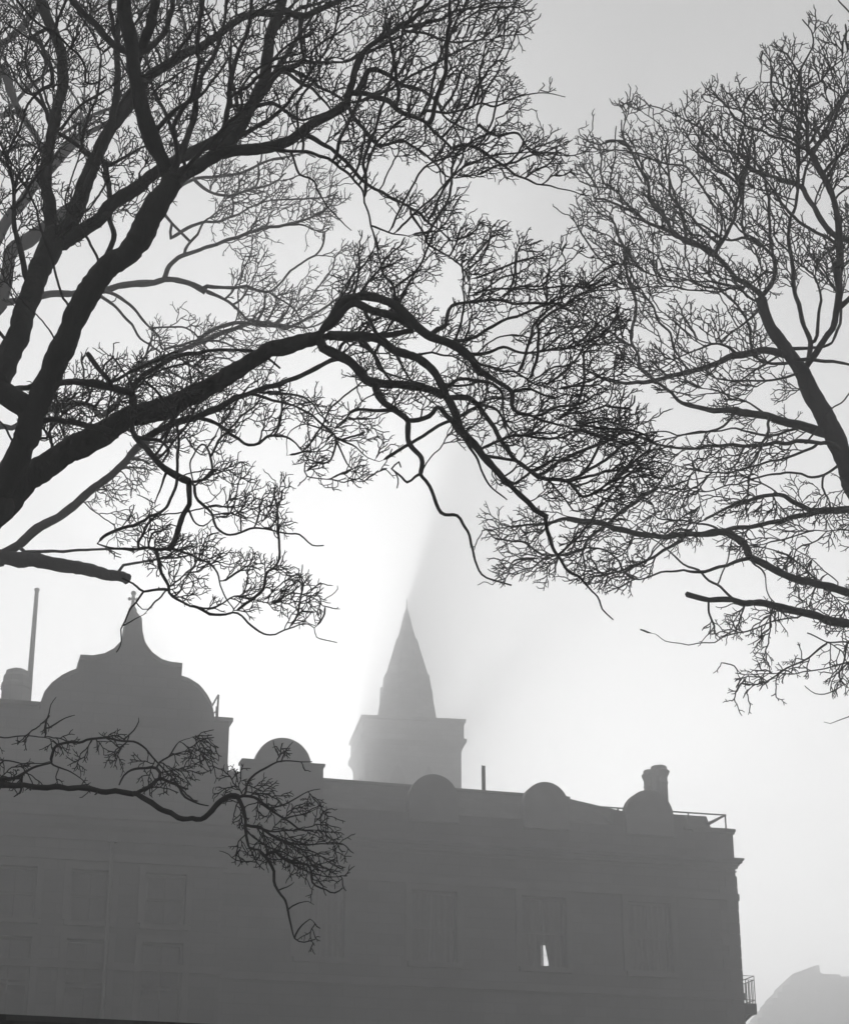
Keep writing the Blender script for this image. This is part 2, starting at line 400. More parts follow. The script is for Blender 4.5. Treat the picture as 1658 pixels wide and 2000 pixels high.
# finial: a trefoil cross on the gable point
xf, zf = fp(260, 1184, PY+0.4)
px_m = 60.0/F
f = MB(); f.lathe([(0.16, zf-0.5), (0.13, zf-0.1), (0.07, zf), (0.05, zf+0.2), (0.10, zf+0.24), (0.05, zf+0.28), (0.045, zf+0.5)], 10, xf, PY+0.4)
for dx, dz, r_ in ((-0.12, 0.22, 0.06), (0.12, 0.22, 0.06), (0, 0.42, 0.09), (0, 0.25, 0.07)):
    f.lathe([(0.01, zf+dz-r_+0.02), (r_*0.7, zf+dz-r_*0.7+0.02), (r_, zf+dz+0.02), (r_*0.7, zf+dz+r_*0.7+0.02), (0.01, zf+dz+r_+0.02)], 8, xf+dx, PY+0.4)
f.build('finial', M['trim'], B)
# bracket rail beside the gable
m = MB()
a = fp(415, 1378, 1.0); b = fp(427, 1357, 1.0); c = fp(427, 1398, 1.0); d = fp(419,1390,1.0); e2 = fp(423, 1395, 1.0)
m.tube([(a[0],1.0,a[1]), (b[0],1.0,b[1])], 0.03); m.tube([(b[0],1.0,b[1]), (fp(425,1392,1.0)[0],1.0,c[1]-0.3)], 0.035); m.tube([(fp(423,1380,1.0)[0],1.0,fp(423,1380,1.0)[1]), (e2[0],1.0,c[1]-0.3)], 0.025)
m.tube([(fp(427,1385,1.0)[0],1.0,fp(427,1385,1.0)[1]), (fp(417,1394,1.0)[0],1.0,fp(417,1394,1.0)[1])], 0.02)
m.build('roof_handrail', M['iron'], B)

# chimneys: octagonal stacks with moulded caps
def stack(px, ptop, pbot, rpx, yoff, cap=1.0):
    s, zt = fp(px, ptop, yoff); z0 = min(fp(px, pbot, yoff)[1], zE); r_ = rpx*(62+yoff)/F
    H = zt - z0
    c = MB(); c.lathe([(r_*1.08, z0), (r_*1.08, z0+0.6), (r_, z0+0.62), (r_, zt-0.66), (r_*1.07, zt-0.64), (r_*1.07, zt-0.58), (r_, zt-0.56), (r_, zt-0.42), (r_*1.3, zt-0.23), (r_*1.32, zt-0.18), (r_*1.02, zt-0.12), (r_*1.02, zt-0.03), (r_*0.9, zt)], 16, s, yoff)
    return c.build('chimney', M['trim'], B)
stack(1286, 1497, 1600, 16.5, 4.2); stack(1268, 1505, 1600, 13, 4.9)
# fat chimney stack left of the gable with a rounded top
s, zt = fp(35, 1308, 8.0); r_ = 29*70/F
c = MB(); c.lathe([(r_*1.2, zE-1), (r_*1.2, zt-2.2), (r_*1.0, zt-2.1), (r_*0.98, zt-0.75), (r_*1.06, zt-0.7), (r_*1.06, zt-0.6), (r_*0.94, zt-0.5), (r_*0.94, zt-0.3), (r_*0.82, zt-0.22), (r_*0.78, zt-0.08), (r_*0.5, zt)], 8, s, 8.0, R(22.5))
c.build('chimney', M['trim'], B)
# flagpole
a = fp(70.5, 1150, 9.0); b = fp(58, 1372, 9.0)
c = MB(); sx = (a[0]+b[0])/2; c.lathe([(0.11, b[1]-2.0), (0.11, b[1]), (0.075, a[1]-0.1), (0.10, a[1]-0.06), (0.10, a[1]), (0.02, a[1]+0.05)], 10, sx, 9.0); c.build('flagpole', M['frame'], B)
# vent pipe on the ridge
a = fp(945, 1496, 3.2); c = MB(); c.lathe([(0.05, zr1-0.6), (0.05, a[1])], 8, a[0], 3.2); c.lathe([(0.022, zr1-0.6), (0.022, a[1]+0.02)], 6, a[0]-0.07, 3.2); c.build('vent_pipe', M['iron'], B)
# roof terrace railing
rl = MB(); yR = 0.9
tl = [fp(p, q, yR) for p, q in ((1150, 1573.5), (1219, 1578.5), (1320, 1586), (1416, 1592))]
zt = tl[-1][1]
rl.tube([(tl[0][0], yR, zt), (tl[3][0], yR, zt)], 0.03, 6)
for p in (1207, 1344, 1416):
    s = fp(p, 1600, yR)[0]; rl.tube([(s, yR, zP-0.7), (s, yR, zt)], 0.032, 6)
s9 = tl[3][0]
rl.tube([(s9, yR, zt), (s9, yR+7.0, zt)], 0.035, 6); rl.tube([(s9, yR+7.0, zt), (fp(1344,1600,yR)[0]-1.0, yR+7.0, zt)], 0.025, 6)
for k in range(1, 5): rl.tube([(s9, yR+k*1.75, zP-0.7), (s9, yR+k*1.75, zt)], 0.03, 6)
rl.tube([(fp(1341,1604,yR)[0], yR+0.1, fp(1341,1604,yR)[1]), (fp(1374,1600,yR)[0], yR+0.1, fp(1374,1599.5,yR)[1])], 0.022, 5)
rl.tube([(fp(1363,1616,yR)[0], yR+0.05, fp(1363,1616,yR)[1]), (s9, yR+0.05, zt)], 0.035, 5)
rl.build('roof_railing', M['iron'], B)
# downpipe
s = fp(216, 1700, PY)[0]; c = MB(); c.lathe([(0.06, 0.3), (0.06, zC-0.8)], 8, s, PY-0.14); c.box(s-0.14, s+0.14, PY-0.26, PY-0.03, zC-0.8, zC-0.55); c.build('downpipe', M['frame'], B)
# iron balcony on the side wall
bal = MB(); by = 0.35
x0 = sR; x1 = fp(1476, 1950, by)[0]; z0 = fp(1470, 1981, by)[1]; z1 = fp(1470, 1960, by)[1]; z2 = fp(1470, 1906, by)[1]
bal.box(x0+0.002, x1, by, by+2.6, z0, z1); bo = bal.build('balcony', M['iron'], B)
rb = MB(); xr = x1-0.02
for z in (z2, z2-0.13, z1+0.12):
    rb.tube([(x0+0.06, by+0.03, z), (xr, by+0.03, z), (xr, by+2.57, z), (x0+0.06, by+2.57, z)], 0.014, 4)
nb = 5
for i in range(nb+1):
    x = x0 + 0.09 + (xr - x0 - 0.09)*i/nb
    top = z2 if i in (0, nb) else z2 - 0.13
    rb.tube([(x, by+0.03, z1), (x, by+0.03, top)], 0.013, 4); rb.tube([(x, by+2.57, z1), (x, by+2.57, top)], 0.013, 4)
for k in range(1, 20): rb.tube([(xr, by+0.03+0.127*k, z1), (xr, by+0.03+0.127*k, z2-0.13)], 0.01, 4)
rb.build('balustrade', M['iron'], bo)
br = MB(); zb = fp(1450, 2003, by)[1]
for yy in (by+0.06, by+2.4): br.tube([(x0+0.02, yy, zb), (x1-0.16, yy, z0+0.02)], 0.05, 4)
br.build('bracket', M['iron'], bo)

# ------------------------------------------------------------------ the church steeple
SY = 138.0
c0 = at(793, 1500, SY); k = c0.y/F*1.0
def zat(py): return at(795, py, SY).z
T = tag(empty('church_steeple', (c0.x, SY, 0), R(9)), 'tall pale church steeple with tapering spire fading into fog behind the roof', 'steeple')
dist = (at(793,1500,SY) - Vector((0,0,EYE))).dot(Vector((0, math.cos(PITCH), math.sin(PITCH))))
m_px = dist/F                       # metres per pixel there
hw = 93*m_px
print('steeple m/px', m_px, 'tip z', zat(1190))
t = MB(); zt = zat(1428); zc = zat(1466)
t.box(-hw, hw, -hw, hw, 0, zc-0.4)
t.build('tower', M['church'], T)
t = MB(); R4 = math.sqrt(2)
t.lathe([(hw*R4, zc-0.9), (hw*R4*1.03, zc-0.6), (hw*R4*1.1, zc-0.25), (hw*R4*1.1, zc), (hw*R4*1.05, zc+0.05), (hw*R4*1.05, zt-0.25), (hw*R4*1.09, zt-0.2), (hw*R4*1.09, zt), (hw*R4*0.95, zt)], 4, 0, 0, R(45))
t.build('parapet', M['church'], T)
sp = MB(); o8 = 1/math.cos(R(22.5))
prof = [(66,1432),(64,1420),(60,1400),(53,1362),(48,1330),(48,1322),(44,1320),(36,1295),(28,1270),(22,1250),(19,1248),(12,1225),(7,1205),(2.2,1188),(1.2,1170)]
sp.lathe([(a*m_px, zat(b)) for a, b in prof], 8, 0, 0, R(22.5))
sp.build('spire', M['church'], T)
# broaches / corner pinnacle stumps, lucarnes, belfry openings
pn = MB()
for sx in (-1, 1):
    for sy in (-1, 1):
        pn.lathe([(0.55, zt-0.3), (0.55, zt-0.02), (0.3, zt+0.1)], 8, sx*hw*0.86, sy*hw*0.86, R(22.5))
pn.build('pinnacle', M['church'], T)
lc = MB()
for i in range(4):
    a = R(90*i); dx, dy = math.cos(a), math.sin(a)
    z0 = zat(1380); rr = 55*m_px
    n = len(lc.v); p0 = Vector((dx*rr*0.9, dy*rr*0.9, 0)); px_ = Vector((-dy, dx, 0))*0.3
    o_ = Vector((dx, dy, 0))*0.1
    P = [p0-px_+o_, p0+px_+o_, p0+px_-o_*2, p0-px_-o_*2]
    lc.v += [(q.x, q.y, z0) for q in P] + [(q.x, q.y, z0+0.9) for q in P] + [((p0+o_).x, (p0+o_).y, z0+1.4), ((p0-o_*2).x, (p0-o_*2).y, z0+1.4)]
    lc.f += [(n,n+1,n+5,n+4),(n+1,n+2,n+6,n+5),(n+3,n,n+4,n+7),(n+4,n+5,n+8),(n+5,n+6,n+9,n+8),(n+7,n+4,n+8,n+9),(n+2,n+3,n+7,n+6),(n+6,n+7,n+9)]
lc.build('lucarne', M['church'], T)
bf = MB()
for i in range(4):
    a = R(90*i)
    for off in (-1.1, 1.1):
        for hgt, wid in ((5.0, 0.55),):
            c_, s_ = math.cos(a), math.sin(a)
            n = len(bf.v)
            for x, z in ((-wid, zc-8), (wid, zc-8), (wid, zc-3), (0, zc-2), (-wid, zc-3)):
                X = x+off; Y = hw+0.03; bf.v.append((X*c_ - Y*s_, X*s_ + Y*c_, z))
            bf.f.append((n, n+1, n+2, n+3, n+4))
bf.build('belfry_louvre', M['slate'], T)
# church hall roof behind the front building
ch = tag(empty('church_hall', (c0.x+2, SY+hw+9, 0), R(9)), 'low church nave behind the steeple, hidden by the front building', 'church')
cb = MB(); cb.box(-7, 7, -8.5, 12, 0, 9); cb.build('wall', M['church'], ch)
cb = MB(); cb.prism([(-7.4, 9.002), (7.4, 9.002), (0, 15)], -8.6, 12.2); cb.build('roof', M['slate'], ch)

# ------------------------------------------------------------------ far right building with a crow-stepped gable
FY = 195.0
def q(px, py):
    v = at(px, py, FY); return (v.x, v.z)
steps = []
x, y = 1478.6, 2000.0
nst = 6
for i in range(nst):
    steps.append((x, y)); y -= 12.6; steps.append((x, y)); x += 9.8
pl = [(1400, 2600), (1800, 2600), (1800, 1904), (1641, 1907), (1640, 1903), (1607, 1902), (1601, 1899), (1599, 1885), (1593, 1885), (1547, 1902), (1546, 1916), (1538, 1924)]
low = [(x0_, y0_) for x0_, y0_ in steps]
more = []
x, y = steps[0]
for i in range(8):
    x -= 9.8; more.append((x, y)) ; y += 12.6; more.append((x, y))
outline = pl + [p for p in reversed(low)] + more + [(more[-1][0], 2600)]
outline = [p for p in outline if p != (1400, 2600)]
pts = [q(*p) for p in outline]
pts = [(a, max(b, -0.2)) for a, b in pts]
TN = tag(empty('tenement', (0, FY, 0), 0), 'pale far tenement with crow-stepped gable at the right edge, lost in fog', 'building')
m = MB().prism(pts[:], 0, 11); m.build('wall', M['stone'], TN)
m = MB()
for (a, b, hh) in ((1556, 1888, 0.8), (1566, 1884.5, 0.8)):
    v = at(a, b+6, FY+3)
m = MB()
for px_, n_ in ((1620, 3),):
    for k_ in range(n_):
        v = at(px_+k_*10, 1905, FY+4); m.lathe([(0.16, v.z-1), (0.14, v.z-0.15)], 8, v.x, 4)
m.build('chimney_pot', M['trim'], TN)
for i in range(3):
    for j in range(5):
        v = at(1560+i*45, 1945+j*70, FY); wm = MB(); wm.box(v.x-0.55, v.x+0.55, -0.03, -0.002, v.z-1.0, v.z+1.0); wm.build('window', M['slate'], TN)

# ------------------------------------------------------------------ dark garden wall just in front
wv0 = at(0, 1985, 7.0); wv1 = at(700, 2001, 7.45)
ang = math.atan2(wv1.y - wv0.y, wv1.x - wv0.x)
GW = tag(empty('garden_wall', (wv0.x, wv0.y, 0), ang), 'dark stone wall with flat coping along the bottom left edge', 'wall')
zt = wv0.z
m = MB(); m.box(-9, 6.5, 0.0, 0.4, 0, zt-0.12); m.build('wall', M['wallstone'], GW)
m = MB(); m.box(-9.02, 6.52, -0.06, 0.46, zt-0.118, zt); m.build('coping', M['wallstone'], GW)
m = MB(); xg = 0.62*1.0; m.box(xg-0.03, xg+0.03, 0.1, 0.2, zt+0.001, zt+0.012); m.build('coping_clamp', M['iron'], GW)

# ------------------------------------------------------------------ bare trees: traced limbs, then growth towards points spread through the crown
def parse(txt):
    out = []
    for ln in txt.strip().splitlines():
        ln = ln.split('#')[0].strip()
        if not ln: continue
        head, body = ln.split(':')
        h = [float(v) for v in head.split()]
        pts = [tuple(float(c) for c in p.split(',')) for p in body.split()]
        out.append((h[0], h[1], h[2] if len(h) > 2 else None, h[3] if len(h) > 3 else None, pts))
    return out
def inside(poly, x, y):
    r = False; j = len(poly) - 1
    for i in range(len(poly)):
        xi, yi = poly[i]; xj, yj = poly[j]
        if (yi > y) != (yj > y) and x < (xj - xi)*(y - yi)/(yj - yi) + xi: r = not r
        j = i
    return r
def polys(txt):
    out = []
    for ln in txt.strip().splitlines():
        ln = ln.split('#')[0].strip()
        if not ln: continue
        head, body = ln.split(':'); h = [float(v) for v in head.split()]
        out.append((h, [tuple(float(c) for c in p.split(',')) for p in body.split()]))
    return out
def pxd(x, y, D):
    return at(x, y, D)

STEP = 8.0
def vnoise(x, y, s, seed):
    def hsh(i, j): return random.Random(i*73856093 ^ j*19349663 ^ seed*83492791).random()
    x /= s; y /= s; i, j = math.floor(x), math.floor(y); u, v = x-i, y-j
    u = u*u*(3-2*u); v = v*v*(3-2*v)
    return (hsh(i,j)*(1-u)+hsh(i+1,j)*u)*(1-v) + (hsh(i,j+1)*(1-u)+hsh(i+1,j+1)*u)*v
def grow_tree(name, label, limbs, crown, holes, base, base_r, K, seed, tip=0.95, up=0.25, spur=0.3, group=None, ds=1.0, dens=1.0, flow=None, tw=1.0):
    rnd = random.Random(seed)
    X = []; Y_ = []; Z = []; par = []; fixr = []; limb_id = []         # px, py, depth(m)*K
    grid = {}
    def add(x, y, z, p, r=None, li=-1):
        i = len(X); X.append(x); Y_.append(y); Z.append(z); par.append(p); fixr.append(r); limb_id.append(li)
        return i
    def reg(i):
        grid.setdefault((int(X[i]//30), int(Y_[i]//30)), []).append(i)
    def near2d(x, y, rad, rmin=0.0):
        best = None; bd = rad*rad; g = int(rad//30) + 1; gx, gy = int(x//30), int(y//30)
        for a in range(gx-g, gx+g+1):
            for b in range(gy-g, gy+g+1):
                for i in grid.get((a, b), ()):
                    d = (X[i]-x)**2 + (Y_[i]-y)**2
                    if d < bd and (fixr[i] or 0) >= rmin: bd = d; best = i
        return best
    big = []
    for li, (w0, w1, D0, D1, pts) in enumerate(limbs):
        p = -1
        if D0 is None:
            j = near2d(pts[0][0], pts[0][1], 45, w1*0.3)
            if j is None: j = near2d(pts[0][0], pts[0][1], 90)
            p = j if j is not None else -1
            D0 = Z[j]/K if j is not None else Z[0]/K
        else:
            D0 = D0*ds
            if li > 0:
                j = near2d(pts[0][0], pts[0][1], 45); p = j if j is not None else -1
                if j is not None and abs(Z[j]/K - D0) > 1.5: p = -1
                if p < 0 and -20 < pts[0][0] < 1680:
                    j = near2d(pts[0][0], pts[0][1], 160)
                    if j is not None: p = j; D0 = Z[j]/K
        L = sum(math.dist(pts[i], pts[i+1]) for i in range(len(pts)-1))
        if D1 is not None: D1 = D1*ds
        if D1 is None: D1 = D0 + rnd.uniform(-1, 1)*L/420.0*(200.0/K if K > 200 else 1)
        P = [pts[0]] + pts + [pts[-1]]
        seq = []
        for i in range(1, len(P)-2):
            a, b, c, d = P[i-1], P[i], P[i+1], P[i+2]
            n = max(1, int(math.dist(b, c)/STEP))
            for k in range(n):
                t = k/n; t2 = t*t; t3 = t2*t
                seq.append(tuple(0.5*((2*b[q]) + (-a[q]+c[q])*t + (2*a[q]-5*b[q]+4*c[q]-d[q])*t2 + (-a[q]+3*b[q]-3*c[q]+d[q])*t3) for q in (0, 1)))
        seq.append(pts[-1]); n = len(seq)
        wob = [rnd.uniform(-1, 1) for _ in range(int(n/2.5) + 3)]; wob2 = [rnd.uniform(-1, 1) for _ in range(int(n/2.5) + 3)]; kn = [rnd.gauss(0, 1) for _ in range(n//5 + 3)]
        if w1 <= 8: w1 = w1*0.62
        zamp = rnd.uniform(-0.12, 0.12)
        prev = p; first = True; ids = []
        for i, (x, y) in enumerate(seq):
            t = i/(n-1) if n > 1 else 0
            u = i/2.5; k = int(u); f = u - k; w = wob[k]*(1-f) + wob[k+1]*f; w2 = wob2[k]*(1-f) + wob2[k+1]*f
            wid = w0 + (w1 - w0)*t**0.9
            amp = 3.2 if wid < 14 else 2.2
            if i == 0: amp = 0
            D = D0 + (D1 - D0)*t + zamp*math.sin(t*3.1)
            kk = i/5.0; kj = int(kk); kf = kk-kj
            r = wid/2*(1 + 0.07*rnd.uniform(-1, 1) + 0.07*(kn[kj]*(1-kf) + kn[kj+1]*kf))
            if i == 0 and p >= 0:
                # start exactly on the parent so the joint is solid
                k_ = add(X[p]*0.5 + x*0.5, Y_[p]*0.5 + y*0.5, Z[p], p, min(r, (fixr[p] or r)), li)
            else:
                k_ = add(x + w*amp, y + w2*amp, D*K, prev, r, li)
            ids.append(k_); prev = k_
        for k_ in ids: reg(k_)
        big.append((w0, w1, ids))
    nfix = len(X)
    # attraction points through the crown
    A = []
    for h, poly in crown:
        area_per, spread = h[0], h[1]; off = h[2] if len(h) > 2 else 0.0
        xs = [p[0] for p in poly]; ys = [p[1] for p in poly]
        n = int((max(xs)-min(xs))*(max(ys)-min(ys))/area_per)
        n = int(n*dens)
        for _ in range(n):
            x = rnd.uniform(min(xs), max(xs)); y = rnd.uniform(min(ys), max(ys))
            if not inside(poly, x, y) or any(inside(hp, x, y) for hh, hp in holes): continue
            vn = 0.6*vnoise(x, y, 75, seed) + 0.4*vnoise(x, y, 30, seed+9)
            if rnd.random() > min(1.0, max(0.12, (vn-0.28)*2.6)): continue
            j = near2d(x, y, 150)
            if j is None: j = near2d(x, y, 400)
            z = (Z[j] if j is not None else Z[0]) + (rnd.gauss(0, spread) + off)*K
            A.append((x, y, z))
    m = len(A)
    dirs = {}
    for i in range(nfix):
        if par[i] >= 0: dirs[i] = Vector((X[i]-X[par[i]], Y_[i]-Y_[par[i]], Z[i]-Z[par[i]])).normalized()
    def out_dir(x, y):
        for ylim, cx, cy in flow:
            if y < ylim: break
        v = Vector((x-cx, y-cy, 0)); return v.normalized() if v.length > 1 else Vector((0, -1, 0))
    A1 = [a for a in A if rnd.random() < 0.095]; A2 = [a for a in A if rnd.random() < 0.16]
    n1 = nfix
    for stage, (AA, KILL, RI, GROW, INER, NOI) in enumerate(((A1, 24.0, 300.0, 12, 1.5, 0.20), (A2, 15.0, 130.0, 4, 1.2, 0.26))):
        m = len(AA); bd = [1e18]*m; bn = [-1]*m; alive = list(range(m))
        new = list(range(len(X)))
        for it in range(150):
            if not new or not alive: break
            kd = kdtree.KDTree(len(new))
            for q_, i in enumerate(new): kd.insert((X[i], Y_[i], Z[i]), q_)
            kd.balance()
            keep = []
            for a in alive:
                co, q_, d = kd.find(AA[a])
                if d < bd[a]: bd[a] = d; bn[a] = new[q_]
                if bd[a] > KILL: keep.append(a)
            alive = keep
            pull = {}
            rad = min(RI + GROW*it, RI*1.3)
            for a in alive:
                if bd[a] < rad:
                    i = bn[a]; v = Vector((AA[a][0]-X[i], AA[a][1]-Y_[i], AA[a][2]-Z[i]))
                    v.normalize()
                    od = out_dir(X[i], Y_[i])
                    if v.x*od.x + v.y*od.y < -0.25: continue
                    if i >= nfix and v.dot(dirs[i]) < 0.0: continue
                    if i in pull: pull[i] += v
                    else: pull[i] = v
            new = []
            for i, v in pull.items():
                v.normalize()
                pd = dirs.get(i); v = v + out_dir(X[i], Y_[i])*0.55
                if pd is not None: v = v + pd*(INER if i >= nfix else 0.45)
                v += Vector((rnd.gauss(0, NOI), rnd.gauss(0, NOI) - up*0.25, rnd.gauss(0, NOI))); v.normalize()
                k_ = add(X[i]+v.x*STEP, Y_[i]+v.y*STEP, Z[i]+v.z*STEP, i)
                dirs[k_] = v; new.append(k_)
                if len(X) > 90000: break
        if stage == 0: n1 = len(X)
    nc = len(X)
    # forking twigs: short straight runs between knuckles, side shoots alternating left and right, spurs at the tips
    occ = {}
    def cell(x, y): return (int(x//7), int(y//7))
    for i in range(nfix, nc): occ[cell(X[i], Y_[i])] = occ.get(cell(X[i], Y_[i]), 0) + 1
    cpoly = [(h[3] if len(h) > 3 else h[0], poly, min(p[0] for p in poly)-12, max(p[0] for p in poly)+12, min(p[1] for p in poly)-12, max(p[1] for p in poly)+12) for h, poly in crown]
    cache = {}
    def ok(x, y):
        k = (int(x//10), int(y//10))
        if k not in cache:
            xx, yy = k[0]*10+5, k[1]*10+5
            r = any(x0 < xx < x1 and y0 < yy < y1 and (inside(p, xx, yy) or inside(p, xx-9, yy+6) or inside(p, xx+9, yy+6)) for _, p, x0, x1, y0, y1 in cpoly)
            if r and any(inside(hp, xx, yy) for hh, hp in holes): r = False
            cache[k] = r
        return cache[k]
    def dens_at(x, y):
        d = 0
        for a_, p, x0, x1, y0, y1 in cpoly:
            if x0 < x < x1 and y0 < y < y1 and inside(p, x, y): d = max(d, 150.0/a_)
        return d
    tl = {}; TR = (1.42, 1.25, 1.06, 0.95)
    def shoot(i, v, L, lev):
        p = i; n = max(1, int(L/6.0)); side = 1 if rnd.random() < 0.5 else -1; z = 1
        for s in range(n):
            st = rnd.uniform(5.0, 8.0)
            x, y = X[p]+v.x*st, Y_[p]+v.y*st
            if not ok(x, y) and rnd.random() < 0.4: return
            c = cell(x, y)
            if lev < 3 and s > 0 and occ.get(c, 0) >= 4: return
            k_ = add(x, y, Z[p]+v.z*st, p); tl[k_] = lev; occ[c] = occ.get(c, 0) + 1; p = k_
            od = out_dir(x, y)
            kink = rnd.gauss(0, 0.13) if s % 2 else z*rnd.uniform(0.15, 0.58)
            if s % 2 == 0: z = -z
            v = Vector((v.x - v.y*kink, v.y + v.x*kink, v.z + rnd.gauss(0, 0.15)))
            v += od*0.13 + Vector((0, -up*0.10, 0)); v.normalize()
            if lev < 3 and s < n-1 and rnd.random() < (0.52, 0.45, 0.4)[lev]:
                side = -side; a_ = side*rnd.uniform(0.55, 1.15)
                nv = Vector((v.x*math.cos(a_) - v.y*math.sin(a_), v.x*math.sin(a_) + v.y*math.cos(a_), v.z + rnd.gauss(0, 0.35))).normalized()
                shoot(k_, nv, (L*(n-s)/n*rnd.uniform(0.5, 0.95) if lev < 2 else rnd.uniform(6, 13)) + 3, lev+1)
        if lev < 3:
            for sg in (-1, 1):
                a_ = sg*rnd.uniform(0.3, 0.75)
                nv = Vector((v.x*math.cos(a_) - v.y*math.sin(a_), v.x*math.sin(a_) + v.y*math.cos(a_), v.z))
                shoot(p, nv, rnd.uniform(5, 14), 3)
    order = list(range(nc)); rnd.shuffle(order)
    kids = [0]*nc
    for i in range(nc):
        if par[i] >= 0: kids[par[i]] += 1
    for i in order:
        if len(X) > 150000: break
        if fixr[i] is not None and fixr[i] > 11 and rnd.random() > 0.25: continue
        x, y = X[i], Y_[i]
        if not (-260 < x < 1990 and -220 < y < 1900): continue
        offf = x < -20 or x > 1680 or y < -20
        d = dens_at(x, y)
        if d <= 0: continue
        vn = 0.6*vnoise(x, y, 75, seed) + 0.4*vnoise(x, y, 30, seed+9)
        pr = (0.30 if i < nfix else 0.33)*d*tw*min(1.6, max(0.12, (vn-0.27)*2.8))*(0.35 if offf else 1)
        tip_ = i >= nfix and kids[i] == 0
        if not tip_ and rnd.random() > pr: continue
        base_d = dirs.get(i) or out_dir(x, y)
        for sg in ((-1, 1) if tip_ else (rnd.choice((-1, 1)),)):
            a_ = sg*(rnd.uniform(0.2, 0.6) if tip_ else rnd.uniform(0.5, 1.2))
            v = Vector((base_d.x*math.cos(a_) - base_d.y*math.sin(a_), base_d.x*math.sin(a_) + base_d.y*math.cos(a_), rnd.gauss(0, 0.4)))
            v = (v + out_dir(x, y)*0.4 + Vector((0, -up*0.4, 0))).normalized()
            shoot(i, v, rnd.choice((rnd.uniform(18, 40), rnd.uniform(35, 62), rnd.uniform(50, 95))), 0)
    N = len(X)
    ch = [[] for _ in range(N)]
    for i in range(N):
        if par[i] >= 0: ch[par[i]].append(i)
    rad_ = [0.0]*N; EXP = 2.4
    acc = [0.0]*N
    for i in range(N-1, -1, -1):
        if fixr[i] is not None:
            rad_[i] = fixr[i]; continue
        rad_[i] = tip if acc[i] == 0 else acc[i]**(1/EXP)
        if i < n1: rad_[i] = max(rad_[i], 2.15)
        elif i < nc: rad_[i] = max(rad_[i], 1.5)
        else: rad_[i] = max(rad_[i], TR[tl.get(i, 3)]*tip/0.95)
        p = par[i]
        if p >= 0: acc[p] += (rad_[i]*1.0)**EXP*(1.0 if i < nc else 0.25) + 0.008
    P3 = [None]*N; rm_ = [0.0]*N
    for i in range(N):
        D = Z[i]/K
        if D < 3: D = 3.0
        d = ray(X[i], Y_[i]); t = D/d.y
        P3[i] = Vector((d.x*t, D, EYE + d.z*t)); 
        rr_ = rad_[i]
        if fixr[i] is None and par[i] >= 0: rr_ = min(rr_, rad_[par[i]]*0.92 if fixr[par[i]] is not None else rr_)
        rad_[i] = rr_
        rm_[i] = rr_*t/F
    root = empty(name, base)
    tag(root, label, 'tree', group)
    base_v = Vector(base)
    def loc(v): return v - base_v
    # trunk from the ground up to the first limb's start
    s0 = P3[0]; r0 = rm_[0]
    tk = MB(); pts = []; rs = []
    H = s0.z
    for k in range(15):
        t = k/14
        p = base_v.lerp(s0, t); p += Vector((0.06*math.sin(t*7), 0.05*math.cos(t*5) - 0.05, 0))*(1-t)*t*4
        flare = 1 + 0.9*math.exp(-t*H/0.35)
        pts.append(loc(p)); rs.append((base_r + (max(r0*1.04, base_r*0.5) - base_r)*t)*flare)
    pts[0].z -= 0.15
    tk.tube(pts, rs, 14)
    to = tk.build('trunk', M['bark'], root, True)
    cr = MB()
    for w0, w1, ids in big:
        fat = w0 >= 17
        mb = MB() if fat else cr
        chain = ids[:]
        p = par[ids[0]]
        if p >= 0:
            pp = [loc(P3[p])] + [loc(P3[i]) for i in chain]; rr_ = [min(rm_[chain[0]]*1.15, rm_[p])] + [rm_[i] for i in chain]
        else:
            pp = [loc(P3[i]) for i in chain]; rr_ = [rm_[i] for i in chain]
            if chain[0] != 0:   # rooted straight on the trunk
                near = min(pts, key=lambda q: (q - pp[0]).length + (3 if q.z > pp[0].z else 0))
                a, b = near, pp[0]; mid = a.lerp(b, 0.5) + Vector((0, 0, -0.12))
                pp = [a, mid] + pp; rr_ = [rr_[0]*1.35, rr_[0]*1.15] + rr_
        mb.tube(pp, rr_, 9 if fat else 5)
        if fat: mb.build('limb', M['bark'], root, True)
    done = [False]*N
    for i in range(nfix, N):
        if done[i]: continue
        chain = []; j = i
        while True:
            chain.append(j); done[j] = True
            nx = [c for c in ch[j] if not done[c]]
            if not nx: break
            j = max(nx, key=lambda c: rad_[c])
        p = par[i]
        pp = [loc(P3[p])] + [loc(P3[k]) for k in chain]; rr_ = [rm_[chain[0]]] + [rm_[k] for k in chain]
        rr_[-1] *= 0.75
        cr.tube(pp, rr_, 3 if rad_[i] < 2.2 else 5)
    cr.build('crown', M['twig'], root, True)
    print(name, 'fixed', nfix, 'attractors', m, 'nodes', N, 'faces', len(cr.f))
    return root

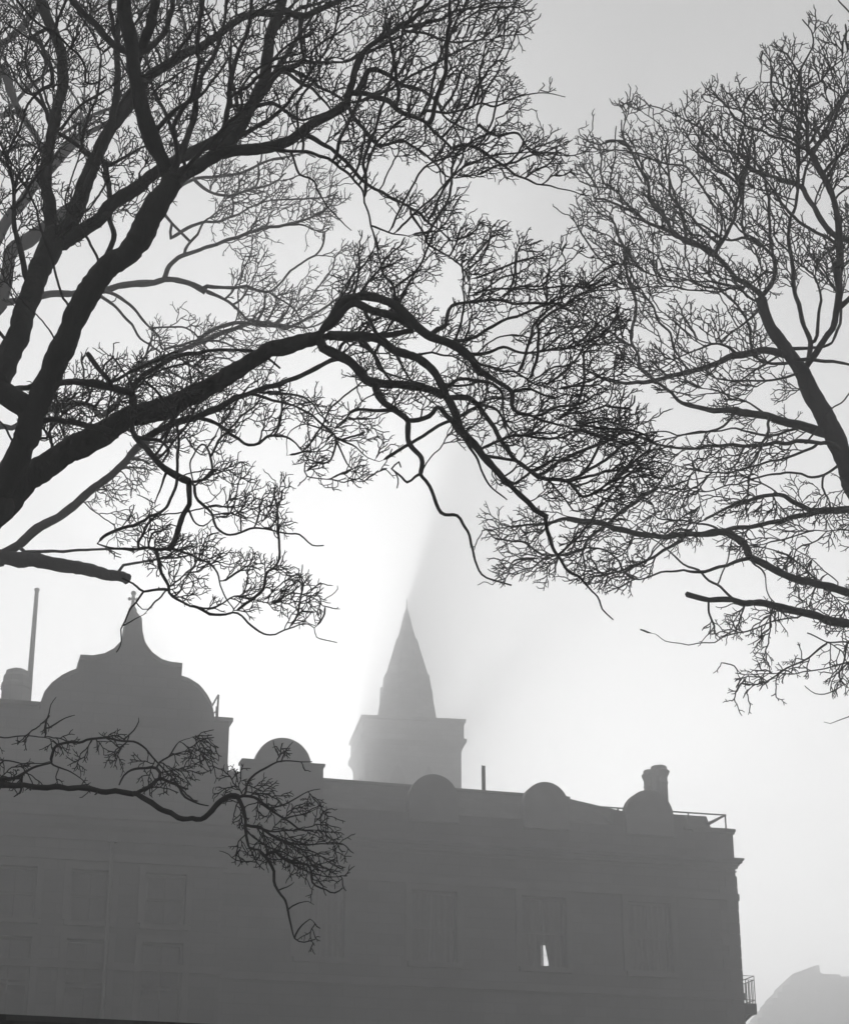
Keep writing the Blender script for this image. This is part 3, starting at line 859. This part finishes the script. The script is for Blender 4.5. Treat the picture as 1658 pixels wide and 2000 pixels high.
LEFT = parse('''
64 50 11.5 11.5: -70,1075 -30,1030 5,985
50 46: -5,985 14,940 44,872 74,788 105,720 135,653 169,578 216,518 257,490 304,405 338,355
32 26 11.3 10.6: 335,350 324,331 294,263 277,203 263,135 257,95 247,34 236,-30 220,-120
30 16 11.3 12: 345,350 405,314 456,270 490,209 517,145 530,68 552,0 575,-60
26 18: 425,300 507,290 560,277 601,247 651,220 678,205
17 8: 678,203 692,142 705,108 739,78 783,54 837,7 860,-40
9 4: 783,54 854,39 888,24 948,10 1005,2
7 3: 786,61 837,68 871,79 920,81 980,70
13 8: 692,182 726,186 759,199 783,216 827,236 854,260 881,290
8 3: 881,290 915,284 955,307 982,324 1016,345 1057,361 1110,372 1150,380
12 4: 699,176 722,138 753,142 786,162 827,179 854,203 864,223 888,243 932,260
7 3: 827,216 888,220 938,203 972,206 1010,190 1060,180 1105,188
9 4: 685,216 709,250 739,280 786,277 830,301 874,341 925,343
5 2: 665,223 685,263 695,324
9 5: 500,290 550,294 601,297 641,311 678,338 709,378 722,432 739,490
12 5: 530,285 591,263 634,284 675,314 709,355 753,382 797,402 834,432 881,470
6 3: 800,410 810,426 830,463 837,480 888,511 915,545 915,578
6 3: 565,292 574,304 587,338 614,355 638,402 685,449
5 3: 728,440 753,449 800,463
7 4: 932,240 965,262 1010,262 1045,300 1090,285
16 10: 552,20 590,30 640,15 700,-20
12 8: 530,70 550,45 584,17 634,5
9 5: 584,50 590,118 550,135 510,150
12 7: 505,185 550,135 601,155 651,182 678,203
12 7: 495,205 550,142 590,162 628,192 648,216
8 5: 590,118 640,125 690,118 705,108
22 18 11.2 10.4: 263,135 287,68 304,0 318,-70
14 10: 262,115 318,68 338,0 345,-60
9 7: 270,150 294,145 338,118 358,84 392,34 399,-10
14 16: 262,115 253,101 223,88 189,51 145,7 120,-40
10 8: 250,95 236,95 220,51 216,0 210,-50
44 46 11.8 12.2: -10,760 10,720 40,640 62,570 85,510 111,460
20 9: 140,430 180,340 215,250 232,160 230,60 250,-40
16 8: 330,350 372,250 392,160 430,80 445,-30
15 7: 405,314 440,240 452,150 480,70 500,-30
14 7: 62,570 30,450 22,340 -20,230
12 6: 300,263 340,215 400,180 450,110
11 5: 456,270 530,230 600,150 640,90 660,20
10 5: 490,209 540,205 590,235 650,215
24 20 12.2 13: 98,460 98,405 91,338 101,270 115,203 125,152 115,84 98,44 81,0 70,-60
34 12 12.4 13.4: 111,473 135,449 162,372 189,304 209,263 250,209 270,169 304,142 355,111 405,84 436,64 473,34 507,27 560,25
28 20 12.2 12.4: 120,480 190,432 216,399 270,365 304,338 370,300 440,262 470,230
12 8: 209,263 240,200 262,165 256,130
8 5: 160,300 165,250 185,200 200,120 190,80
8 5: 115,255 150,215 180,190 215,175
62 44 11.6 11.6: -5,1000 51,940 135,882 216,838
44 30 11.6 11.2: 216,838 257,815 338,791 405,757 473,717 527,683 560,676 628,659
15 20: 624,653 651,619 678,585 702,578
20 15: 702,578 739,582 780,602 807,629 837,653 881,673 918,697 938,727
12 5: 938,727 972,747 996,764 1006,798 1050,818 1074,828 1120,835
16 18: 640,640 685,595 726,605 786,622 807,639
13 13: 628,656 678,649 726,653 759,653 807,646
20 17: 640,655 700,657 739,663 770,683 800,693 837,713 861,747 871,774
18 14: 871,774 888,808 901,842 932,876 972,923 999,947
13 10: 940,890 976,927 1016,968 1050,998 1067,1008
9 4: 1067,1008 1070,1035 1084,1076 1110,1116 1132,1130 1159,1160 1176,1190 1196,1211
20 17: 628,676 678,703 702,727 726,747 786,751 837,761 864,774
12 8: 864,774 918,778 945,808 972,849 986,876 1009,903 1050,930 1110,940 1132,968 1166,961 1186,940 1200,937
16 10: 732,751 739,774 770,798 797,822 800,865 824,896 820,925
8 6: 820,927 840,951 861,1001 895,1005 908,1028 922,1062 928,1103 949,1126 996,1143
6 5: 820,927 797,944 770,920 763,914 778,905 783,915
4 4: 770,920 775,938 775,954
10 11: 797,822 837,815 854,798 874,818 897,846
9 5: 773,801 739,803 695,805 655,838
9 8: 702,670 732,693 753,730 766,747
9 8: 712,609 732,643 766,683
8 5: 918,693 955,686 982,680 1023,690 1077,686 1110,683 1140,670
8 4: 881,666 922,659 955,639 989,625 1023,615 1057,595 1090,585 1130,560
10 5: 847,646 871,639 881,599 922,592 982,582
8 3: 773,592 766,558 746,534 742,504 729,450
8 5: 888,744 928,740 972,754 982,788 989,822 1010,850
7 4: 922,781 955,794 979,808 992,842 1003,870
7 5: 938,879 972,862 999,852 1030,848 1080,820
7 5: 950,890 1000,900 1050,925 1090,960 1120,1000
7 4: 900,840 930,900 955,945 990,975
6 3: 996,764 1030,760 1080,775 1130,770 1170,790
6 3: 918,697 960,720 1010,730 1060,755 1110,760
6 3: 860,747 900,755 945,745 985,765
6 4: 770,683 800,740 830,775 860,800
7 4: 700,657 730,690 740,720 780,735 830,750
6 4: 800,693 850,690 890,700 930,727
12 17: 14,770 34,761 81,751 135,747 189,751 236,761 257,764
15 16: 257,764 262,790 260,815
8 10: 220,754 189,717 172,693
8 8: 216,747 257,727 287,710 314,703
12 7 12.2 13.2: 260,764 267,744 311,713 358,693 422,683 473,683 507,690 545,720
11 16: 257,838 287,879 321,913 358,936 371,941
12 11: 371,941 368,984 351,1025 338,1062 331,1072
9 5: 331,1072 304,1072 243,1072 189,1062
9 7: 307,1076 314,1109 328,1143 338,1167 371,1184
5 3: 371,1184 415,1187 449,1170 480,1165 520,1175
6 3: 371,1184 429,1201 466,1197 493,1224 530,1243 555,1230 590,1217 614,1228 621,1244 661,1255
7 5: 328,1153 284,1153 260,1140 240,1132
5 4: 280,1155 267,1177 250,1194 241,1221 236,1251 231,1275
3 2: 267,1177 280,1188 300,1187
3 2: 243,1222 262,1210 286,1200
5 4: 331,1072 405,1096 429,1136 442,1170 459,1194
7 4: 378,944 388,978 415,1008 422,1028 453,1045 490,1035 517,1035 560,1043 584,1045 607,1062 631,1062
4 3: 419,1005 446,1001 486,1018 503,1028
4 2: 525,1035 545,1000 542,970
5 4: 368,994 378,1020 400,1030 415,1018
6 5: 378,940 415,923 402,869 375,899 378,940
6 3: 325,924 314,961 304,984
3 3: 303,985 285,975 267,968
8 8: 265,850 310,862 330,880 318,905
14 10 11.6 12.2: 285,858 338,828 388,815 439,788 490,767 560,744 601,724 634,710 661,700
9 6 12.4 12.6: 388,815 429,832 463,859 496,869 527,852 560,852 590,880
7 6: 490,767 517,774 560,787 584,794 618,818 644,838 655,855
6 5: 507,764 560,767 584,774 618,798 641,828
6 3: 655,855 690,870 720,895 740,900
5 3: 655,860 640,900 600,900 600,930 655,935
5 2: 655,860 680,910 710,945
4 2: 650,850 600,830 565,850 560,890
13 13: 84,821 135,821 189,835 216,842
6 4: 90,860 130,800 175,790 200,800
8 9: 54,74 81,91 101,135 105,165
8 7 7.9 8.2: -190,300 -150,50 -60,-80 0,-30 34,0 68,44 118,74 166,125 172,165 205,150
8 11: 64,182 91,216 105,253 159,287 196,314 216,324
7 6: 216,324 263,294 290,284
12 11: 206,324 216,372 216,439 223,470 203,511 182,541
22 12 11.5 12: -70,1060 -150,800 -200,450 -190,100 -150,-150
12 6: -170,650 -90,520 -60,380 -80,200
12 6: -195,400 -290,250 -320,60
14 11 11.8 11.0: -120,1520 -60,1530 0,1534 51,1536 127,1538 190,1544 262,1548
13 10: 262,1548 304,1574 350,1595 382,1601 405,1589 426,1570 452,1553 469,1557
9.5 6.2: 464,1561 477,1586 481,1620 486,1654 507,1660
6.8 3.8: 507,1660 528,1684 540,1730 557,1760 566,1798 576,1831 595,1842 616,1836
6.8 3.8: 469,1557 498,1557 524,1578 557,1599 587,1620 612,1624
6.8 3.8: 486,1612 515,1620 549,1641 604,1650 650,1650
6.8 3.8: 532,1658 570,1684 600,1688 612,1722 646,1743 671,1734
4 3: 484,1650 500,1684 516,1697
3 2: 496,1684 460,1679 445,1668 426,1662
3 2: 455,1674 470,1655
5.4 2.5: 477,1553 486,1527 507,1506 549,1489 608,1485
9.5 5.0: 270,1546 312,1519 304,1498 283,1498 253,1510 232,1532
6.8 3.8: 312,1519 346,1532 363,1557 410,1574
4 2: 308,1494 329,1477 393,1460
10.8 6.2: -40,1520 0,1519 34,1517 63,1498 101,1489
6.8 3.8: 101,1489 114,1456 156,1451 182,1441 236,1447 270,1451 304,1485 346,1530
4 3: -50,1445 0,1441 76,1437 114,1456
4 3: 101,1493 135,1506 169,1532
4 3: -40,1480 0,1487 60,1490 100,1487
4 2.5: 576,1831 590,1810 603,1795
3.5 2: 560,1775 580,1762 600,1760 612,1768
3.5 2: 545,1738 560,1730 574,1722
4 2.5: 549,1641 585,1660 620,1668 655,1690
4 2.5: 570,1684 600,1700 640,1712 668,1712
4 2.5: 524,1578 560,1570 600,1548 625,1543
4 2.5: 557,1599 590,1590 625,1580
4.5 2.5: 481,1620 520,1650 560,1668 610,1690
4 2.5: 515,1620 555,1625 600,1622 640,1628
4 2: 330,1478 350,1450 372,1442
4 2: 240,1447 262,1425 270,1400
4 2: 90,1437 92,1400 100,1375 112,1362
4 2: 104,1420 130,1405 150,1398
3.5 2: 549,1489 560,1468 575,1450
''')
LEFT_CROWN = polys('''
150 0.5: -250,-200 560,-200 1000,-120 1024,0 1010,90 985,130 1020,200 1060,175 1110,190 1030,215 1000,240 1075,290 1100,265 1110,380 1040,370 960,340 900,355 840,330 760,320 700,330 560,310 420,330 330,400 150,480 -250,520
110 0.4: 420,200 560,20 700,-50 1010,0 1000,90 900,130 960,150 1010,200 960,240 880,260 760,230 700,300 560,290
260 0.4: 700,340 760,370 830,395 900,385 920,380 890,420 950,440 1000,470 900,480 820,470 760,420 720,440 690,390
150 0.4: 700,460 760,490 850,470 960,440 1040,480 1110,470 1140,490 1200,560 1215,700 1210,780 1270,900 1220,1000 1110,1000 1000,960 930,930 880,880 820,840 760,800 700,760 640,690 620,620 660,560
130 0.35: 1000,760 1200,760 1290,880 1270,960 1180,1000 1080,960 980,900
170 0.35: 230,1010 300,1000 330,1060 400,1040 450,1060 560,1110 620,1160 620,1230 560,1235 430,1210 330,1175 300,1120 200,1070 150,1040
200 0.3: 360,930 470,900 500,940 550,960 540,1010 620,1050 560,1060 460,1050 400,1000
170 0.3: 390,760 560,740 700,800 750,860 740,950 640,950 560,930 580,860 480,860
140 0.35: 140,700 330,690 440,700 420,780 470,850 420,900 330,880 250,860 80,900 30,860 60,800
220 0.35: 100,1360 130,1370 120,1420 300,1410 320,1430 400,1430 430,1480 400,1530 300,1540 0,1540 -60,1500 -50,1400 60,1390
1e7 0.3 0 100: 420,1490 500,1500 560,1450 620,1470 600,1500 520,1520 625,1550 640,1620 665,1650 675,1740 600,1720 540,1690 470,1690 420,1660 460,1600 430,1560
1e7 0.25 0 130: 540,1730
1e7 0.25 0 200: 1100,1040 1190,1080 1290,1130 1270,1155 1210,1200 1180,1190 1120,1120 580,1740 625,1770 620,1850 575,1845 550,1780
300 0.5: -300,500 100,500 50,700 -20,900 -250,950
''')
LEFT_HOLES = polys('''
0: 700,325 790,325 850,350 860,385 800,380 740,360
0: 405,5 440,5 430,60 395,80
0: 60,200 95,190 98,270 70,270
0: 120,205 150,190 140,240
0: 560,700 700,720 730,790 640,790 560,760
0: 640,350 700,350 700,440 640,430
''')
BACK = parse('''
40 34 17 17: -160,1120 -60,1110 0,1089
28 24: 0,1089 84,1096 152,1109 203,1120 250,1130
20 15: 0,1085 34,1065 68,1035 128,1001 176,961 236,910 262,880 300,850
9 5: 45,1076 110,1078 189,1070 260,1075
6 4: 236,1106 287,1096 338,1089 388,1084 430,1100
30 26 18 18.5: -120,760 -60,650 0,595 20,500 54,470 81,450 150,400
26 20 18 18.5: -90,640 0,456 40,399 81,348 98,330 150,270
16 12: 0,128 34,203 51,236 78,280 95,330
20 10 17.5 18: -150,900 -220,600 -200,250 -120,-50
16 10: -60,120 0,88 40,57 68,20 90,-40
10 8: -20,310 0,305 30,341 54,358 81,348
10 8: 0,305 34,287 68,280
16 13 18 18.5: 20,590 101,575 149,572 203,565 257,555 304,551 324,543 365,551 405,568
9 5: 405,568 439,585 466,605 493,632 520,640
9 4: 400,560 440,560 500,565 560,590 600,640
10 8: 321,541 351,501 392,490 456,467 510,450 560,439 620,420
7 4: 358,494 388,450 405,429 450,400
9 5: 203,568 236,582 270,609 287,632 311,659 317,683
8 5: 196,578 230,602 257,636 280,666 311,686
5 4: 294,642 324,636 365,642 392,666 420,700
12 9 18 19: 257,727 314,703 371,680 439,649 490,632 560,640
10 6: 371,680 420,640 500,630 600,640 640,620
14 10: -60,850 0,835 34,832 84,805 142,788 169,788 196,811 233,788
12 8 18 18.5: 150,270 220,230 260,190 330,120 420,100
10 6: 0,230 60,170 120,120 160,60
9 6 18 19: 300,400 380,350 460,340 540,310 600,300
8 5: 380,350 430,380 500,370 560,340
8 5: 330,470 380,440 440,430 520,390
''')
BACK_CROWN = polys('''
230 0.7: -250,-120 330,-120 400,100 300,250 260,330 60,300 0,420 -250,420
190 0.6: 280,180 430,180 470,330 420,420 350,390 300,330
150 0.5: 420,340 640,320 660,390 640,450 560,480 470,470 400,440
170 0.5: 420,470 560,450 700,480 760,540 700,570 640,600 600,650 500,660 430,600 400,540
220 0.5: 170,570 330,600 420,640 560,650 520,700 330,690 240,690 160,720
170 0.5: 100,760 260,700 440,700 520,720 420,790 330,850 200,870 60,900
190 0.5: 130,960 260,870 330,840 330,900 260,960 240,1010 330,1030 380,1070 330,1090 200,1080 150,1050
420 0.5: 210,1120 260,1110 255,1145 200,1140
''')
BACK_HOLES = polys('''
0: 330,500 350,510 330,540 200,550 210,480 270,440 300,400 360,440
0: 130,570 165,570 130,680 95,740 75,700
0: 200,620 270,640 280,720 200,760 180,700
''')
RIGHT = parse('''
62 50 14.5 14: 1760,1260 1735,1140 1700,1010 1658,923
44 20 14 13.6: 1658,923 1638,872 1618,828 1588,778 1567,730 1534,686 1503,639 1490,605 1486,582
12 9 13.6 14.2: 1490,578 1456,555 1412,518 1378,487 1334,467 1307,453
11 5: 1392,500 1355,473 1314,456 1294,412 1270,392 1267,358 1240,314 1226,287 1205,275 1170,285 1155,278
8 4: 1307,453 1263,436 1226,402 1203,372 1166,366 1132,355
8 3: 1341,466 1331,415 1307,375 1301,304 1297,253 1250,212
11 7 13.6 14.4: 1493,575 1510,545 1512,511 1497,491 1473,467 1443,450
8 4: 1486,483 1456,466 1430,468 1380,462
9 6 13.4 12.4: 1395,497 1429,432 1436,399 1439,365 1412,338 1392,317
5 3: 1392,317 1360,290 1330,250
11 8 13.8 12.0: 1571,724 1584,670 1564,619 1551,551 1540,450 1554,405 1557,338 1561,270
8 4: 1561,270 1564,203 1562,145 1584,95 1581,61 1567,37
5 3: 1562,145 1534,108 1510,98
4 3: 1564,182 1540,175 1507,159 1486,159 1490,130 1484,118
5 4: 1564,182 1598,159 1625,132 1658,111
4 3: 1561,220 1503,213 1436,211 1400,205
6 3: 1570,290 1520,270 1470,250 1436,233 1415,203 1385,180 1368,160
12 16 13.8 12.0: 1571,727 1598,680 1625,639 1638,585 1635,518
16 12: 1635,518 1638,500 1632,405 1615,355 1578,297
12 12: 1635,600 1680,560 1720,500 1760,420
14 10 12.6 13.2: 1720,520 1658,473 1625,456 1588,405 1564,368 1520,348
8 5: 1520,348 1470,330 1440,300 1400,290
9 8: 1537,680 1584,680 1622,670
8 6: 1584,670 1595,653 1601,585 1590,540
16 11 13.6 14.4: 1534,693 1497,686 1456,690 1415,703 1375,717 1328,730
11 6: 1328,730 1267,744 1226,747 1176,740 1132,713
6 4: 1280,747 1250,717 1243,683 1226,670 1176,673 1098,673
7 4: 1440,690 1400,670 1370,680 1320,700
22 13 14 13.2: 1625,849 1571,835 1503,815 1436,801
13 8: 1436,801 1385,798 1334,784 1301,764 1274,744
10 8 13.8 13.2: 1640,878 1605,865 1520,865 1436,870 1334,874 1287,869
7 4: 1287,869 1240,849 1199,845 1150,830
6 4: 1571,835 1500,850 1436,838 1368,845 1294,859
17 13 14.6 14.2: 1760,1010 1700,1000 1658,995 1625,995 1588,1001
11 8: 1588,1001 1554,981 1520,968 1470,974 1419,991 1375,1015
10 9: 1588,1001 1537,1011 1486,1025 1436,1032 1409,1042
20 14 14.6 13.8: 1760,1200 1700,1170 1658,1158 1605,1143 1554,1130 1503,1109 1463,1089
15 11: 1463,1089 1449,1062 1419,1042 1385,1042 1334,1045 1287,1049
12 11: 1287,1049 1233,1042 1182,1025 1132,1015 1108,1011
8 5: 1463,1092 1419,1103 1385,1113 1341,1116 1301,1116 1267,1126 1240,1131
5 3: 1240,1131 1216,1113 1189,1079 1149,1072 1098,1084 1050,1092
7 5: 1334,1052 1287,1079 1233,1106 1199,1120 1159,1126
5 3: 1402,1035 1368,1022 1317,1018 1280,1008 1274,988 1243,961 1209,947
20 14 14.6 14.0: 1760,1250 1700,1225 1658,1217 1622,1212 1571,1197 1520,1184 1470,1177
14 10: 1470,1177 1429,1174 1378,1170 1341,1162
6 3: 1432,1170 1409,1147 1385,1136 1361,1116 1334,1103 1301,1069 1267,1045 1233,1015
3.5 3: 1402,1140 1422,1089 1432,1049 1450,1000
4 2.5: 1564,1204 1503,1217 1436,1238 1385,1255 1331,1256 1301,1251 1280,1239
5 4 14.6 14.2: 1730,1262 1658,1256 1618,1255 1578,1238
5 3: 1615,1256 1571,1288 1537,1305 1493,1332 1446,1332
4 3 14.6 14.2: 1730,1280 1658,1292 1584,1312 1517,1315 1436,1317
4 3: 1652,1258 1649,1292 1638,1322 1655,1342
3 2.5: 1638,1342 1601,1359 1571,1339
4 2 14.6 14.0: 1740,1370 1658,1398 1621,1413 1608,1410
4 3: 1385,900 1355,900 1361,951 1372,1008
3.5 2.5 14.6 14.2: 1700,1030 1658,1035 1588,1038 1520,1035 1470,1030
3 2.5: 1638,1143 1588,1093 1537,1062 1480,1035
8 5: 1658,923 1690,860 1700,780 1720,700
5 4: 1571,870 1620,800 1650,780 1680,740
9 6: 1540,700 1600,705 1660,712 1720,700
6 4: 1490,600 1440,640 1400,670 1360,660
5 4: 1480,590 1430,560 1380,550 1300,545 1240,520 1190,518
5 4: 1500,530 1450,560 1380,570 1300,560 1220,565 1150,565
6 3: 1600,865 1540,890 1450,915 1380,925 1300,905 1250,915
6 3: 1640,905 1600,930 1520,925 1440,945 1360,960 1290,950
4 3: 1520,968 1480,940 1420,930 1350,935
4 3: 1588,1038 1500,1060 1420,1075
5 3: 1605,1143 1560,1100 1500,1070 1450,1075
6 3: 1567,730 1520,740 1450,745 1390,735 1330,700
5 3: 1535,690 1480,720 1420,760 1360,770
5 3: 1503,815 1450,780 1400,765 1340,750
5 3: 1436,801 1400,840 1340,850 1280,845 1220,860
26 14 14 13: 1700,1010 1760,900 1790,760 1830,600
9 5: 1830,600 1825,350 1770,120 1690,60 1658,25 1640,2 1625,-20
''')
RIGHT_CROWN = polys('''
190 0.5: 1213,205 1280,205 1300,250 1380,165 1440,175 1490,190 1480,115 1520,85 1560,35 1600,55 1720,90 1720,560 1500,600 1450,600 1380,540 1290,520 1200,530 1130,470 1110,370 1150,275 1220,290
110 0.45: 1400,200 1720,100 1720,600 1560,600 1540,450 1420,430 1330,330
130 0.4: 1300,470 1480,440 1530,560 1480,620 1360,600 1240,580 1180,530
160 0.45: 1110,560 1250,520 1480,590 1500,680 1380,740 1300,740 1180,700 1100,640
190 0.45: 1250,740 1400,700 1540,700 1580,790 1600,850 1500,870 1400,800 1290,770
160 0.4: 1120,780 1250,800 1290,870 1580,850 1600,870 1400,960 1290,960 1200,900 1130,860
150 0.4: 1240,870 1420,900 1560,940 1700,920 1700,1180 1560,1130 1480,1090 1380,1110 1300,1100 1230,1120 1180,1110 1100,1090 1130,1020 1200,980
170 0.3: 930,1000 1100,1000 1100,1060 1150,1070 1280,1130 1270,1150 1200,1165 1170,1150 1090,1130 1000,1160 960,1140 1000,1080 940,1020
150 0.35: 1400,1180 1600,1140 1720,1160 1720,1260 1600,1230 1500,1250 1380,1240
200 0.35: 1440,1290 1560,1250 1720,1260 1720,1390 1640,1350 1600,1340 1560,1330 1440,1340
420 0.5: 1700,100 2000,200 1980,1200 1700,1250
''')
RIGHT_HOLES = polys('''
0: 1530,620 1560,640 1560,700 1520,660
0: 1600,780 1658,770 1658,850 1620,820
0: 1170,760 1250,770 1240,800 1160,790
0: 1240,1135 1340,1125 1340,1155 1290,1165 1240,1160
''')
ta = at(-110, 1150, 7.8)
grow_tree('bare_tree', 'large near bare tree at the left with thick black limbs arching over the building', LEFT, LEFT_CROWN, LEFT_HOLES, (ta.x-0.2, 7.95, 0), 0.15, 456.0, 11, ds=7.8/11.5, dens=1.8, tw=0.8, up=0.35, flow=((1380, -60, 1560), (1020, 150, 960), (700, 60, 900), (-1e9, 150, 700)))
tb = at(-230, 1200, 17.0)
grow_tree('bare_tree', 'paler bare tree at far left with a sawn off limb above the gable', BACK, BACK_CROWN, BACK_HOLES, (tb.x, 17.2, 0), 0.2, 210.0, 5, tip=0.85, dens=1.4, tw=0.8, flow=((-1e9, -100, 900),))
tc_ = at(1775, 1350, 14.5)
grow_tree('bare_tree', 'charcoal bare tree at the right edge with level boughs and a cut stub', RIGHT, RIGHT_CROWN, RIGHT_HOLES, (tc_.x+0.05, 14.6, 0), 0.23, 250.0, 7, dens=1.9, tw=0.85, flow=((700, 1760, 1080), (-1e9, 1640, 760)))
